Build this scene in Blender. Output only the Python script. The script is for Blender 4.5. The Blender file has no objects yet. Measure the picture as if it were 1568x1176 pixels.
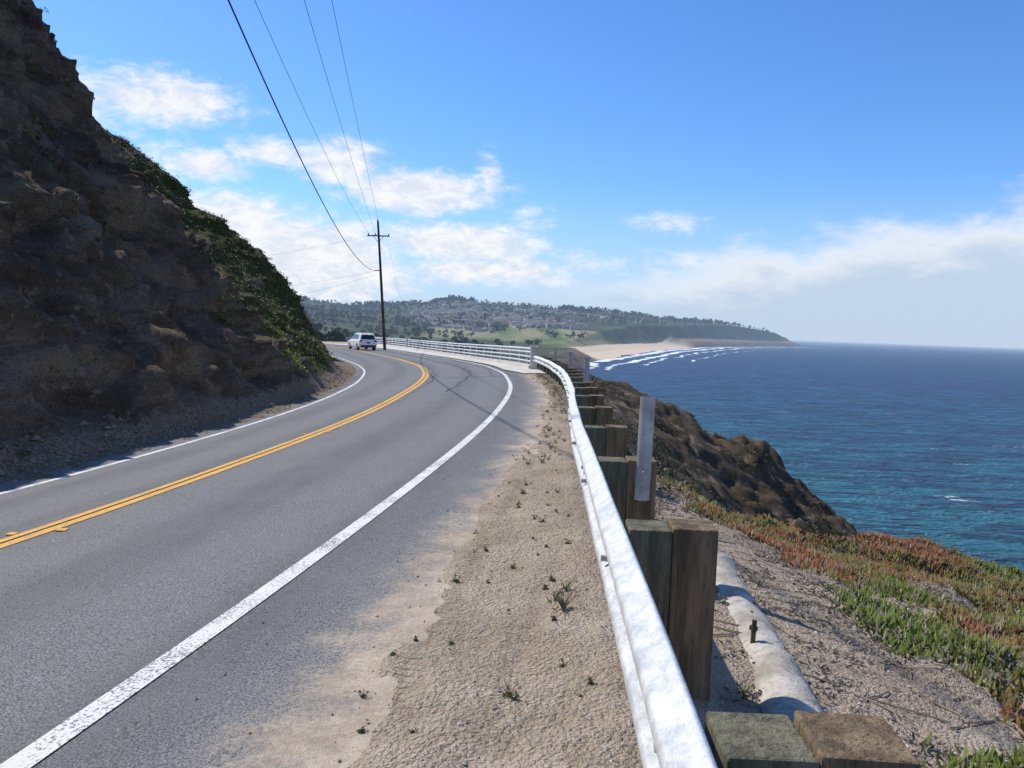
import bpy, math, random
import numpy as np
from mathutils import Matrix, Vector
random.seed(3); rng=np.random.default_rng(5)
scene=bpy.context.scene
EYE=1.62
# ------------------------------------------------------------------ noise
def _h(x,y,z,s):
    v=np.sin(x*127.1+y*311.7+z*74.7+s*19.19)*43758.5453
    return v-np.floor(v)
def vn(x,y,z=0.0,s=0):
    x=np.asarray(x,float);y=np.asarray(y,float);z=np.asarray(z,float)+np.zeros_like(x)
    xi=np.floor(x);yi=np.floor(y);zi=np.floor(z)
    fx=x-xi;fy=y-yi;fz=z-zi
    fx=fx*fx*(3-2*fx);fy=fy*fy*(3-2*fy);fz=fz*fz*(3-2*fz)
    def c(a,b,d): return _h(xi+a,yi+b,zi+d,s)
    a=c(0,0,0)*(1-fx)+c(1,0,0)*fx; b=c(0,1,0)*(1-fx)+c(1,1,0)*fx
    e=c(0,0,1)*(1-fx)+c(1,0,1)*fx; g=c(0,1,1)*(1-fx)+c(1,1,1)*fx
    return (a*(1-fy)+b*fy)*(1-fz)+(e*(1-fy)+g*fy)*fz
def fbm(x,y,z=0.0,o=4,s=0):
    t=0;a=.5;n=0
    for i in range(o):
        f=2.03**i
        t=t+a*vn(np.asarray(x)*f+i*7.3,np.asarray(y)*f-i*3.1,np.asarray(z)*f,s+i);n+=a;a*=.5
    return t/n
def ridg(x,y,z,o,s): return 1-np.abs(2*fbm(x,y,z,o,s)-1)
def sst(a,b,x):
    t=np.clip((np.asarray(x,float)-a)/(b-a),0,1);return t*t*(3-2*t)
# ------------------------------------------------------------------ node helpers
class NB:
    def __init__(s,name,world=False):
        s.m=bpy.data.worlds.new(name) if world else bpy.data.materials.new(name)
        s.m.use_nodes=True; s.nt=s.m.node_tree; s.nt.nodes.clear()
    def put(s,sock,v):
        if isinstance(v,bpy.types.NodeSocket): s.nt.links.new(v,sock)
        elif v is not None:
            if isinstance(v,(tuple,list)) and len(v)==3 and sock.type=='RGBA': v=(*v,1)
            sock.default_value=v
    def node(s,t,**kw):
        n=s.nt.nodes.new(t)
        for k,v in kw.items(): setattr(n,k,v)
        return n
    def M(s,op,a,b=None,c=None,clamp=False):
        n=s.node('ShaderNodeMath',operation=op,use_clamp=clamp)
        s.put(n.inputs[0],a)
        if b is not None: s.put(n.inputs[1],b)
        if c is not None: s.put(n.inputs[2],c)
        return n.outputs[0]
    def noise(s,vec,scale,detail=4,rough=.55,dist=0,out=0):
        n=s.node('ShaderNodeTexNoise'); s.put(n.inputs['Vector'],vec); n.inputs['Scale'].default_value=scale
        n.inputs['Detail'].default_value=min(detail,4);n.inputs['Roughness'].default_value=rough;n.inputs['Distortion'].default_value=dist
        return n.outputs[out]
    def vor(s,vec,scale,feature='F1',out='Distance'):
        n=s.node('ShaderNodeTexVoronoi',feature=feature); s.put(n.inputs['Vector'],vec); n.inputs['Scale'].default_value=scale
        return n.outputs[out]
    def mr(s,v,a,b,c=0.,d=1.,smooth=True):
        n=s.node('ShaderNodeMapRange'); n.interpolation_type='SMOOTHSTEP' if smooth else 'LINEAR'
        s.put(n.inputs['Value'],v);s.put(n.inputs['From Min'],a);s.put(n.inputs['From Max'],b)
        s.put(n.inputs['To Min'],c);s.put(n.inputs['To Max'],d); return n.outputs['Result']
    def mix(s,f,a,b,mode='MIX'):
        n=s.node('ShaderNodeMix',data_type='RGBA',blend_type=mode); s.put(n.inputs['Factor'],f)
        s.put(n.inputs[6],a);s.put(n.inputs[7],b); return n.outputs[2]
    def pos(s): return s.node('ShaderNodeNewGeometry').outputs['Position']
    def mapv(s,vec,scale=(1,1,1),loc=(0,0,0),rot=(0,0,0)):
        n=s.node('ShaderNodeMapping'); s.put(n.inputs['Vector'],vec)
        n.inputs['Scale'].default_value=scale;n.inputs['Location'].default_value=loc;n.inputs['Rotation'].default_value=rot; return n.outputs[0]
    def sep(s,v):
        n=s.node('ShaderNodeSeparateXYZ'); s.put(n.inputs[0],v); return n.outputs
    def attr(s,name,out='Color'):
        n=s.node('ShaderNodeAttribute',attribute_name=name); return n.outputs[out]
    def bump(s,h,strength=.5,dist=.02,nrm=None):
        n=s.node('ShaderNodeBump'); s.put(n.inputs['Height'],h);n.inputs['Strength'].default_value=strength
        n.inputs['Distance'].default_value=dist
        if nrm is not None: s.put(n.inputs['Normal'],nrm)
        return n.outputs[0]
    def bsdf(s,col,rough=.9,metal=0,normal=None,spec=.3):
        n=s.node('ShaderNodeBsdfPrincipled'); s.put(n.inputs['Base Color'],col);s.put(n.inputs['Roughness'],rough)
        s.put(n.inputs['Metallic'],metal);s.put(n.inputs['Specular IOR Level'],spec)
        if normal is not None: s.put(n.inputs['Normal'],normal)
        return n.outputs[0]
    def out(s,sh):
        o=s.node('ShaderNodeOutputMaterial'); s.put(o.inputs[0],sh); return s.m
    def haze(s,sh,L=8000.,col=(.36,.50,.74),mx=.97):  # aerial haze painted into the material: glow mixed in by distance from origin
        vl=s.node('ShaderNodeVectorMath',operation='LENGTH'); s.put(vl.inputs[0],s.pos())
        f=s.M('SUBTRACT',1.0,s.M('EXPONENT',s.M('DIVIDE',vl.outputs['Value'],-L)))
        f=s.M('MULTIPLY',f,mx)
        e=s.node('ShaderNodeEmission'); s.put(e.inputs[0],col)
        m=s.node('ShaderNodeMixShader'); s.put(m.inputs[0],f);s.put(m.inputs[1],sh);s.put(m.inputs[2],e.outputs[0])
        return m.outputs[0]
# ------------------------------------------------------------------ mesh helpers
def link(o,parent=None):
    scene.collection.objects.link(o)
    if parent: o.parent=parent
    return o
def empty(name):
    o=bpy.data.objects.new(name,None); return link(o)
class MB:
    def __init__(s): s.v=[];s.f=[];s.mi=[];s.c=[];s.n=0
    def add(s,v,f,mi=0,c=(1,1,1)):
        v=np.asarray(v,float).reshape(-1,3); s.v.append(v)
        f=[tuple(int(i)+s.n for i in t) for t in f]; s.f+=f; s.mi+=[mi]*len(f)
        c=np.asarray(c,float)
        if c.ndim==1: c=np.tile(c,(len(v),1))
        s.c.append(c); s.n+=len(v)
    def box(s,cx,cy,cz,sx,sy,sz,rot=0,mi=0,c=(1,1,1)):
        p=np.array([[x,y,z] for z in(-.5,.5) for y in(-.5,.5) for x in(-.5,.5)])*[sx,sy,sz]
        cr,sr=math.cos(rot),math.sin(rot)
        q=p.copy(); q[:,0]=p[:,0]*cr-p[:,1]*sr; q[:,1]=p[:,0]*sr+p[:,1]*cr
        s.add(q+[cx,cy,cz],[(0,2,3,1),(4,5,7,6),(0,1,5,4),(2,6,7,3),(0,4,6,2),(1,3,7,5)],mi,c)
    def tube(s,pts,r,n=6,mi=0,c=(1,1,1),caps=True):
        pts=np.asarray(pts,float);m=len(pts); r=np.zeros(m)+r
        t=np.gradient(pts,axis=0); t/=np.linalg.norm(t,axis=1)[:,None]+1e-9
        up=np.array([0,0,1.]) if abs(t[:,2]).mean()<.8 else np.array([0,1.,0])
        a=np.cross(t,up); a/=np.linalg.norm(a,axis=1)[:,None]+1e-9; b=np.cross(t,a)
        an=np.arange(n)*2*math.pi/n
        V=(pts[:,None,:]+r[:,None,None]*(np.cos(an)[None,:,None]*a[:,None,:]+np.sin(an)[None,:,None]*b[:,None,:])).reshape(-1,3)
        F=[(i*n+j,i*n+(j+1)%n,(i+1)*n+(j+1)%n,(i+1)*n+j) for i in range(m-1) for j in range(n)]
        if caps: F+= [tuple(range(n))[::-1], tuple((m-1)*n+j for j in range(n))]
        s.add(V,F,mi,c)
    def obj(s,name,mats,parent=None,smooth=False,bevel=0):
        me=bpy.data.meshes.new(name)
        V=np.concatenate(s.v); me.from_pydata(V.tolist(),[],s.f)
        for m in mats: me.materials.append(m)
        if len(mats)>1: me.polygons.foreach_set('material_index',s.mi)
        C=np.concatenate(s.c); ca=me.color_attributes.new('Col','FLOAT_COLOR','POINT')
        ca.data.foreach_set('color',np.hstack([C,np.ones((len(C),1))]).ravel())
        if smooth: me.polygons.foreach_set('use_smooth',[True]*len(me.polygons))
        me.update(); o=bpy.data.objects.new(name,me); link(o,parent)
        if bevel:
            b=o.modifiers.new('b','BEVEL'); b.width=bevel; b.segments=2; b.limit_method='ANGLE'
        return o
def grid_obj(name,X,Y,Z,mat,col=None,uv=None,smooth=True,parent=None):
    R,Cn=X.shape
    V=np.stack([X,Y,Z],-1).reshape(-1,3)
    idx=np.arange(R*Cn).reshape(R,Cn)
    F=np.stack([idx[:-1,:-1],idx[:-1,1:],idx[1:,1:],idx[1:,:-1]],-1).reshape(-1,4)
    me=bpy.data.meshes.new(name)
    me.vertices.add(len(V)); me.vertices.foreach_set('co',V.ravel())
    me.loops.add(F.size); me.loops.foreach_set('vertex_index',F.ravel().astype(np.int32))
    me.polygons.add(len(F)); me.polygons.foreach_set('loop_start',(np.arange(len(F))*4).astype(np.int32))
    me.polygons.foreach_set('loop_total',np.full(len(F),4,np.int32))
    me.update(calc_edges=True)
    me.polygons.foreach_set('use_smooth',[smooth]*len(F))
    if col is not None:
        ca=me.color_attributes.new('Col','FLOAT_COLOR','POINT')
        ca.data.foreach_set('color',np.concatenate([col.reshape(-1,3),np.ones((R*Cn,1))],1).ravel())
    if uv is not None:
        u=me.uv_layers.new(name='UVMap'); u.data.foreach_set('uv',uv.reshape(-1,2)[F.ravel()].ravel())
    me.materials.append(mat); me.validate()
    return link(bpy.data.objects.new(name,me),parent)
# ------------------------------------------------------------------ plan of the place (metres)
Yd=np.arange(-20,131,.25)
def tab(pts,sig=2.0):
    p=np.array(pts,float); 
    x=np.interp(Yd,p[:,0],p[:,1])
    lo=(p[1,1]-p[0,1])/(p[1,0]-p[0,0]); hi=(p[-1,1]-p[-2,1])/(p[-1,0]-p[-2,0])
    x=np.where(Yd<p[0,0],p[0,1]+(Yd-p[0,0])*lo,x); x=np.where(Yd>p[-1,0],p[-1,1]+(Yd-p[-1,0])*hi,x)
    k=np.arange(-40,41)*.25; w=np.exp(-k*k/(2*sig*sig)); w/=w.sum()
    xp=np.concatenate([x[0]+(np.arange(-40,0))*(x[1]-x[0]),x,x[-1]+np.arange(1,41)*(x[-1]-x[-2])])
    xs=np.convolve(xp,w,'valid')
    return lambda y:np.interp(y,Yd,xs)
XR=tab([(-15,-5.4),(0,-2.27),(2.8,-1.81),(4.67,-1.51),(6.69,-1.25),(11,-.757),(15.6,-.36),(21.9,-.06),(26.8,-.02),(35.6,-.38),(45.4,-1.6),(55,-4.0),(65.7,-7.28),(88.6,-14.6),(100,-20),(115,-31)])
XY=tab([(-15,-9.3),(0,-5.5),(6.44,-4.32),(8.23,-4.05),(11.2,-3.75),(14.5,-3.48),(19.1,-3.30),(27.9,-3.41),(34.8,-3.85),(44.4,-5.2),(57,-8.4),(66,-11.3),(88,-18.6),(100,-24.5),(115,-36)])
XL=tab([(-15,-12),(0,-8.4),(10.1,-6.8),(11.6,-6.58),(15.3,-6.3),(18.6,-6.05),(24.7,-6.0),(32.1,-6.45),(39.9,-7.6),(47.2,-9.4),(57.3,-12.7),(66,-15.8),(88,-22.8),(100,-29),(115,-41)])
XG=tab([(-15,-.6),(0,.335),(1.6,.425),(3.5,.51),(5.5,.58),(7.5,.66),(9.3,.75),(13.8,1.07),(21.8,1.43),(30.5,1.42),(39,1.1),(45,0.1),(53,-2),(65,-5),(75,-8),(88,-11.7),(103,-16.5),(125,-26)],1.2)
XF=tab([(-15,-13),(0,-9.6),(6,-8.3),(10,-7.6),(15,-7.1),(20,-6.85),(25,-6.8),(32,-7.3),(36,-7.9),(41,-9.1),(46,-10.6),(52,-14),(56,-18),(60,-22),(80,-50),(130,-110)],1.0)
ZR=tab([(-15,1.70),(3,1.72),(11,1.76),(15.6,1.8),(22,1.86),(27,1.92),(35.6,2.02),(45,2.15),(66,2.45),(88,2.72),(115,3)])
ZY=tab([(-15,2.0),(11,2.0),(19,2.06),(28,2.12),(35,2.18),(44,2.3),(57,2.45),(66,2.55),(88,2.8),(115,3.05)])
ZL=tab([(-15,2.45),(40,2.45),(47,2.5),(57,2.6),(66,2.68),(88,2.85),(115,3.1)])
ZG=tab([(-15,1.62),(0,1.62),(10,1.64),(22,1.8),(40,2.0),(65,2.38),(105,2.75),(125,2.95)])
PS=np.array([0,.5,1.5,2.2,4,6.5,9,12,16,18.5,20.5,30,45.])
RT={-20:[0,-.10,-.2,-.3,-.75,-1.6,-4,-9,-15,-19,-22,-29,-35],
 5:[0,-.10,-.2,-.3,-.75,-1.6,-4,-9,-15,-19,-22,-29,-35],
 10:[0,-.12,-.45,-.8,-1.12,-1.6,-4.2,-9,-15,-19,-22,-29,-35],
 14:[0,-.15,-.9,-1.4,-3.0,-5.2,-8,-11.5,-16,-19,-22,-29,-35],
 20:[0,-.15,-.9,-1.5,-3.2,-5.5,-8,-11,-15.5,-19,-22,-29,-35],
 28:[0,-.1,-.5,-.9,-2.1,-3.8,-5.4,-7.6,-11,-13.5,-18,-29,-35],
 35:[0,0,-.02,-.05,-.45,-1.6,-3.1,-5.0,-7.8,-9.6,-14,-30,-35],
 42:[0,-.05,-.3,-.6,-1.3,-3.0,-4.8,-7,-10.5,-14,-18,-30,-35],
 55:[0,-.2,-.9,-1.6,-3.6,-6.5,-9.3,-12.5,-16.5,-20,-22,-31,-35],
 130:[0,-.3,-1.2,-2,-4,-6.5,-9.3,-12.5,-16,-18,-19.5,-26,-35]}
RY=np.array(sorted(RT)); RV=np.array([RT[k] for k in sorted(RT)])
def right_drop(p,y):
    p=np.asarray(p,float);y=np.asarray(y,float)
    p,y=np.broadcast_arrays(p,y)
    cols=[np.interp(p,PS,RV[i]) for i in range(len(RY))]
    out=np.zeros_like(p)
    for i in range(len(RY)-1):
        a,b=RY[i],RY[i+1]; m=(y>=a)&(y<=b) if i==0 else (y>a)&(y<=b)
        t=sst(a,b,y)*.5+np.clip((y-a)/(b-a),0,1)*.5
        out=np.where(m,cols[i]*(1-t)+cols[i+1]*t,out)
    return np.where(p>0,out,0)
def surf(x,y):
    nx=[XF(y),XL(y),XY(y),XR(y),XG(y)]
    nz=[-ZL(y)+.03,-ZL(y),-ZY(y),-ZR(y),-ZG(y)]
    z=nz[0]
    for i in range(4):
        z=z+(nz[i+1]-nz[i])*np.clip((x-nx[i])/(nx[i+1]-nx[i]),0,1)
    return z+EYE
def ground_z(x,y):
    x=np.asarray(x,float);y=np.asarray(y,float)
    p=x-XG(y); z=surf(x,y)+right_drop(p,y)
    d=x-XR(y)+(fbm(x*1.2,y*.8,0,4,71)-.5)*.7
    z=z-.03+.065*sst(.65,1.35,d)
    sh=np.clip((x-XR(y)-.9)/.5,0,1)
    z=z+sh*((fbm(x*1.3,y*1.3,0,3,3)-.5)*.07+(fbm(x*7,y*7,0,3,5)-.5)*.034)
    a=np.clip((p-2.5)/8,0,1)
    rid=1-np.abs(2*fbm(x*.22+y*.05,y*.30,0,4,11)-1)
    z=z+a*((fbm(x*.35,y*.35,0,5,9)-.5)*2.6+(rid-.7)*1.8+(fbm(x*1.6,y*1.6,0,4,8)-.5)*1.0)
    z=z+np.clip((p-.8)/1.5,0,1)*((fbm(x*1.7,y*1.7,0,4,21)-.5)*.34+(fbm(x*6,y*6,0,2,22)-.5)*.05)
    return z
# ------------------------------------------------------------------ materials
SA,SB,SC,SD=(.34,.26,.18),(.53,.43,.32),(.60,.515,.41),(.19,.15,.11)
def m_asphalt():
    b=NB('asphalt'); uv=b.node('ShaderNodeUVMap').outputs[0]; s=b.sep(uv); P=b.pos()
    g=b.noise(P,95,2,.7); g2=b.vor(P,105); g3=b.noise(P,1.1,4,.6); g4=b.noise(b.mapv(P,(2.5,.18,1)),1.0,3,.6)
    base=b.mix(b.mr(g,.36,.66),(.060,.061,.063),(.29,.288,.28))
    base=b.mix(b.mr(g2,.0,.38,.7,0),base,(.40,.395,.38))
    w=b.M('SINE',b.M('MULTIPLY_ADD',s[0],3.65,1.0)); w=b.mr(w,-.6,1.)
    w=b.M('MULTIPLY',w,b.mr(g4,.3,.7,.4,1.))
    base=b.mix(b.M('MULTIPLY',w,.45),base,(.07,.071,.073))
    base=b.mix(b.mr(g3,.35,.75,0,.3),base,(.22,.215,.205))
    e=b.M('ADD',s[0],b.M('MULTIPLY_ADD',b.noise(P,2.2,4,.7),1.1,-.55)); e=b.M('ADD',e,b.M('MULTIPLY_ADD',b.noise(P,38,2,.7),.8,-.4))
    n1=b.noise(P,1.4,4,.65);n2=b.noise(P,14,3,.7)
    sand=b.mix(b.mr(n1,.3,.7),SA,SB); sand=b.mix(b.mr(n2,.35,.75,0,.55),sand,SC)
    sand=b.mix(b.mr(g,.45,.75,0,.6),sand,SD)
    base=b.mix(b.mr(e,.60,1.18),base,sand)
    el=b.M('ADD',s[1],b.M('MULTIPLY_ADD',n1,.8,-.4))
    base=b.mix(b.mr(el,.12,.65,0,.7),base,(.22,.18,.13))
    h=b.M('ADD',g,b.M('MULTIPLY',g2,.6))
    return b.out(b.bsdf(base,.86,0,b.bump(h,.6,.008),.25))
def m_ground():
    b=NB('coastal_ground'); P=b.pos(); c=b.sep(b.attr('Col','Vector')); ps=b.sep(P)
    n1=b.noise(P,1.4,4,.65);n2=b.noise(P,14,4,.7);n3=b.noise(P,85,2,.7);v=b.vor(P,42)
    sand=b.mix(b.mr(n1,.3,.7),SA,SB)
    sand=b.mix(b.mr(n2,.35,.75,0,.55),sand,SC)
    sand=b.mix(b.mr(n3,.45,.75,0,.6),sand,SD)
    sand=b.mix(b.mr(v,.0,.22,.5,0),sand,(.58,.52,.45))
    sand=b.mix(b.M('MULTIPLY',b.mr(n2,.50,.62,0,.8),c[2]),sand,(.125,.095,.068))
    brown=b.mix(b.mr(n1,.3,.7),(.05,.038,.026),(.14,.10,.066))
    brown=b.mix(b.mr(n2,.5,.75,0,.75),brown,(.075,.08,.033))
    n4=b.noise(b.mapv(P,(.35,.8,.5)),1.2,4,.75)
    brown=b.mix(b.mr(n4,.54,.66,0,.8),brown,(.31,.235,.165))
    f=b.mr(b.M('ADD',c[0],b.M('MULTIPLY_ADD',n2,.9,-.45)),.35,.65)
    col=b.mix(f,sand,brown)
    tread=b.M('MULTIPLY',b.M('SINE',b.M('ADD',b.M('MULTIPLY',ps[1],105.),b.M('MULTIPLY',ps[0],70.))),b.M('MULTIPLY',c[1],.8))
    h=b.M('ADD',b.M('MULTIPLY',n2,2.2),b.M('ADD',n3,b.M('ADD',tread,b.M('MULTIPLY',v,-.8))))
    return b.out(b.bsdf(col,.95,0,b.bump(h,.9,.028),.15))
def m_rock():
    b=NB('cut_rock'); P=b.pos(); c=b.sep(b.attr('Col','Vector'))
    n1=b.noise(b.mapv(P,(.8,.5,1.6)),.55,4,.68,.6);n2=b.noise(P,3.2,4,.7);n3=b.noise(P,17,3,.7)
    st=b.noise(b.mapv(P,(.5,.35,2.6),(0,0,0),(.25,.1,0)),1.0,4,.7,.8)
    col=b.mix(b.mr(n1,.35,.65),(.105,.073,.048),(.33,.24,.16))
    col=b.mix(b.mr(st,.5,.62,0,.7),col,(.145,.11,.083))
    col=b.mix(b.mr(n2,.55,.72,0,.7),col,(.44,.345,.24))
    col=b.mix(b.mr(n3,.5,.3,0,.7),col,(.05,.038,.028))
    gr=b.mix(b.mr(n3,.35,.65),(.035,.048,.016),(.15,.155,.055))
    gr=b.mix(b.mr(n2,.55,.75,0,.7),gr,(.19,.155,.08))
    f=b.mr(b.M('ADD',c[0],b.M('MULTIPLY_ADD',n2,1.0,-.5)),.4,.62)
    col=b.mix(f,col,gr)
    col=b.mix(b.mr(b.M('ADD',c[1],b.M('MULTIPLY_ADD',n2,.9,-.45)),.4,.7),col,b.mix(b.mr(n3,.4,.6),(.19,.145,.10),(.40,.31,.22)))
    h=b.M('ADD',b.M('MULTIPLY',n2,2.5),n3)
    return b.out(b.bsdf(col,.96,0,b.bump(h,1.0,.17),.12))
def m_paint(name,c1,c2,wear=.5):
    b=NB(name);P=b.pos(); n=b.noise(P,55,4,.75);n2=b.noise(P,3,3,.6)
    col=b.mix(b.noise(P,8,3),c1,c2)
    f=b.mr(b.M('ADD',n,b.M('MULTIPLY',n2,.35)),wear+.20,wear+.32)
    col=b.mix(f,col,(.14,.138,.132))
    return b.out(b.bsdf(col,.7,0,b.bump(n,.4,.004),.3))
def m_plain(name,c1,c2,scale=8,rough=.8,metal=0,bump=.3,bd=.01,stretch=(1,1,1),spec=.3,det=4,spots=.3):
    b=NB(name);P=b.mapv(b.node('ShaderNodeTexCoord').outputs['Object'],stretch); n=b.noise(P,scale,det,.72);n2=b.noise(P,scale*6,3,.7)
    col=b.mix(b.mr(n,.32,.68),c1,c2)
    col=b.mix(b.mr(n2,.5,.72,0,spots),col,tuple(x*.4 for x in c1))
    return b.out(b.bsdf(col,rough,metal,b.bump(b.M('ADD',n,n2),bump,bd),spec))
def m_leaf(name):
    b=NB(name); c=b.attr('Col'); return b.out(b.bsdf(c,.6,0,None,.25))
def m_far_col(name,L=8000):
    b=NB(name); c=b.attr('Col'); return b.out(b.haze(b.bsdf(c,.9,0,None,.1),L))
ASPH=m_asphalt();GRD=m_ground();ROCK=m_rock()
WHITE=m_paint('white_road_paint',(.64,.63,.60),(.78,.77,.74),.48)
YEL=m_paint('yellow_road_paint',(.66,.33,.045),(.76,.43,.09),.50)
WOOD=m_plain('weathered_timber',(.10,.068,.038),(.27,.195,.115),2.6,.9,0,.9,.014,(4,4,.45),spots=.55)
WOODB=m_plain('weathered_timber_green',(.075,.072,.045),(.20,.185,.12),2.6,.9,0,.9,.014,(4,4,.45),spots=.55)
GALV=m_plain('galvanised_steel',(.50,.53,.55),(.78,.79,.80),9,.5,.15,.5,.006,(1,1,1),.5,spots=.28)
GALVD=m_plain('dull_steel',(.36,.35,.34),(.60,.58,.56),6,.5,.1,.3,.003)
CONC=m_plain('concrete',(.30,.27,.225),(.56,.52,.455),3,.95,0,.8,.02,spots=.5)
SLAB=m_plain('pale_concrete',(.48,.45,.40),(.64,.61,.55),1.5,.9,0,.3,.006)
LEAF=m_leaf('scrub_leaves'); ICE=m_leaf('ice_plant_leaves')
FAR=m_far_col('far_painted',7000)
# ------------------------------------------------------------------ road
ys=np.concatenate([np.arange(-15,40,.25),np.arange(40,118,.5)])
us=np.linspace(0,1,40)
xa=XL(ys)-.45; xb=XR(ys)+1.7
xb=np.minimum(xb,XG(ys)-.05)
X=xa[:,None]+(xb-xa)[:,None]*us[None]; Yg=np.repeat(ys[:,None],len(us),1)
Z=surf(X,Yg)+.012-.05*sst(1.35,1.7,X-XR(Yg))
uv=np.stack([X-XR(Yg),XL(Yg)-X],-1)
grid_obj('road',X,Yg,Z,ASPH,uv=uv)
def ribbon(mb,xf,y0,y1,off,w,dz,step=.25,mi=0):
    y=np.arange(y0,y1+1e-6,step); x=xf(y); dx=np.gradient(x,y); k=np.sqrt(1+dx*dx)
    xl=x+(off-w/2)*k; xr=x+(off+w/2)*k
    V=np.empty((len(y)*2,3)); V[0::2]=np.stack([xl,y,surf(xl,y)+dz],1);V[1::2]=np.stack([xr,y,surf(xr,y)+dz],1)
    mb.add(V,[(2*i,2*i+1,2*i+3,2*i+2) for i in range(len(y)-1)],mi)
mb=MB(); ribbon(mb,XR,-15,112,0,.135,.018); ribbon(mb,XL,-15,112,0,.11,.018); mb.obj('white_edge_line',[WHITE])
mb=MB(); ribbon(mb,XY,-15,112,-.095,.125,.018); ribbon(mb,XY,-15,112,.08,.125,.018); mb.obj('double_yellow_line',[YEL])
TAR=m_plain('tar',(.03,.03,.031),(.05,.05,.051),8,.6)
mb=MB()
ribbon(mb,lambda y:XR(y)-1.75+.25*np.sin(y*.21)+.05*np.sin(y*1.7),24,95,0,.07,.0165)
ribbon(mb,lambda y:XR(y)-.45+.12*np.sin(y*.5)+.04*np.sin(y*2.1),33,90,0,.06,.0165)
ribbon(mb,lambda y:XY(y)+.38+.05*np.sin(y*1.3),28,70,0,.045,.0165)
for yy in (33,52):
    pts=[(x,yy+.3*math.sin(x*1.3)+.22*x) for x in np.linspace(float(XY(yy))+.3,float(XR(yy))+.5,14)]
    P=np.array(pts); V=[]
    for x,y in P: V+= [(x,y-.05,float(surf(x,y-.05))+.0165),(x,y+.05,float(surf(x,y+.05))+.0165)]
    mb.add(V,[(2*i,2*i+2,2*i+3,2*i+1) for i in range(len(P)-1)])
mb.obj('tar_crack_seal',[TAR])
mb=MB()
for yy in (6.9,14,21.3,28.5,36,43):
    for o in(-.23,.23):
        x=float(XY(yy))+o; mb.box(x,yy,float(surf(x,yy))+.02,.085,.085,.014,0.1)
mb.obj('raised_pavement_marker',[YEL],bevel=.006)
ysl=np.arange(34.5,112,.5); a=XR(ysl)+.35+np.clip(1-(ysl-34.5)/4,0,1)*.5; bb=XG(ysl)+.25; us2=np.linspace(0,1,8)
X=a[:,None]+(bb-a)[:,None]*us2; Yg=np.repeat(ysl[:,None],8,1); grid_obj('concrete_apron',X,Yg,surf(X,Yg)+.06,SLAB)
# ------------------------------------------------------------------ roadside ground (shoulder and seaward slope)
yr=np.concatenate([np.arange(-15,1,.5),np.arange(1,14,.06),np.arange(14,40,.14),np.arange(40,70,.5),np.arange(70,131,1.5)])
p1=np.linspace(0,1,46)
pr=np.concatenate([np.arange(.06,6,.06),np.arange(6,20,.16),np.arange(20,46,1.)])
xs=XR(yr)+.35
X=np.concatenate([xs[:,None]-3.8+np.linspace(0,1,3)[None,:-1]*3.8, xs[:,None]+(XG(yr)-xs)[:,None]*p1, XG(yr)[:,None]+pr[None]],1)
Yg=np.repeat(yr[:,None],X.shape[1],1); Z=ground_z(X,Yg)
Pp=X-XG(Yg); dr=X-XR(Yg)
track=np.exp(-((dr-1.22)/.085)**2)+.7*np.exp(-((dr-1.62-.03*Yg)/.075)**2); track=track*np.clip((fbm(X*.8,Yg*.8,0,3,88)-.32)*6,0,1)*(Yg<13)
Z=Z-track*.014
veg=np.clip(.2+.5*sst(2.5,6,Pp)+.75*sst(11,15,Yg)*sst(.5,1.8,Pp)+(fbm(X*.6,Yg*.6,0,3,2)-.5)*.9,0,1)
veg=np.where(Pp<.3,np.clip(.03+.5*sst(11,20,Yg)*sst(-.9,-.1,Pp),0,1),veg)
grid_obj('ground',X,Yg,Z,GRD,np.stack([veg,track,sst(.5,1.2,Pp)],-1))
# ------------------------------------------------------------------ hillside
SS=np.array([0,1,2,3,5.4,7,8,10,13,16,20,30,60.])
PR=np.array([0,.9,2.0,3.2,6.2,8.1,9.3,12.2,15.5,18,21,27,40.])
PG=np.array([0,.8,1.6,2.4,4.2,5.4,6.1,7.6,9.4,11,12.6,17,28.])
PN=np.array([0,1.4,2.8,4.2,7.2,8.5,9.2,11.0,13.4,15,16.8,20.5,30.])
def hill(s,y):
    a=np.interp(s,SS,PR);g=np.interp(s,SS,PG);n=np.interp(s,SS,PN)
    w=sst(25.5,31.5,y);v=sst(39,49,y)
    return (a*(1-w)+g*w)*(1-v)+n*v
yh=np.concatenate([np.arange(-15,5,.4),np.arange(5,58,.11),np.arange(58,131,1.5)])
sh=np.concatenate([np.arange(0,16,.12),np.arange(16,60,1.0)])
S=np.repeat(sh[None],len(yh),0);Yg=np.repeat(yh[:,None],len(sh),1)
Hh=hill(S,Yg); X=XF(Yg)-S; Z=surf(XF(Yg),Yg)+Hh
tp=np.clip(S/1.4,0,1)
rockw=1-sst(28,33,Yg)*.6
q_=(Z*.9+Yg*.22+X*.1)*.85+fbm(X*.4,Yg*.4,Z*.4,3,33)*2.5; saw=q_-np.floor(q_); saw=np.where(saw<.75,saw/.75,(1-saw)/.25)
q2=(Z*1.0-Yg*.12)*2.3+fbm(X*.8,Yg*.8,Z*.8,3,35)*2.0; saw2=q2-np.floor(q2); saw2=np.where(saw2<.7,saw2/.7,(1-saw2)/.3)
msk=sst(.42,.6,fbm(X*.3,Yg*.3,Z*.3,3,39))
D=(fbm(X*.28,Yg*.28,Z*.28,3,31)-.5)*2.2+(ridg(X*.45,Yg*.5,Z*.6,4,37)-.65)*1.5*rockw+(fbm(X*1.5,Yg*1.3,Z*2.2,4,41)-.5)*.9+(ridg(X*2.2,Yg*2.0,Z*2.6,3,47)-.6)*.42*rockw
D=D+rockw*((saw-.5)*.38*(.3+.7*msk)+(saw2-.5)*.16*(1-.6*msk))
D=D*tp
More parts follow.
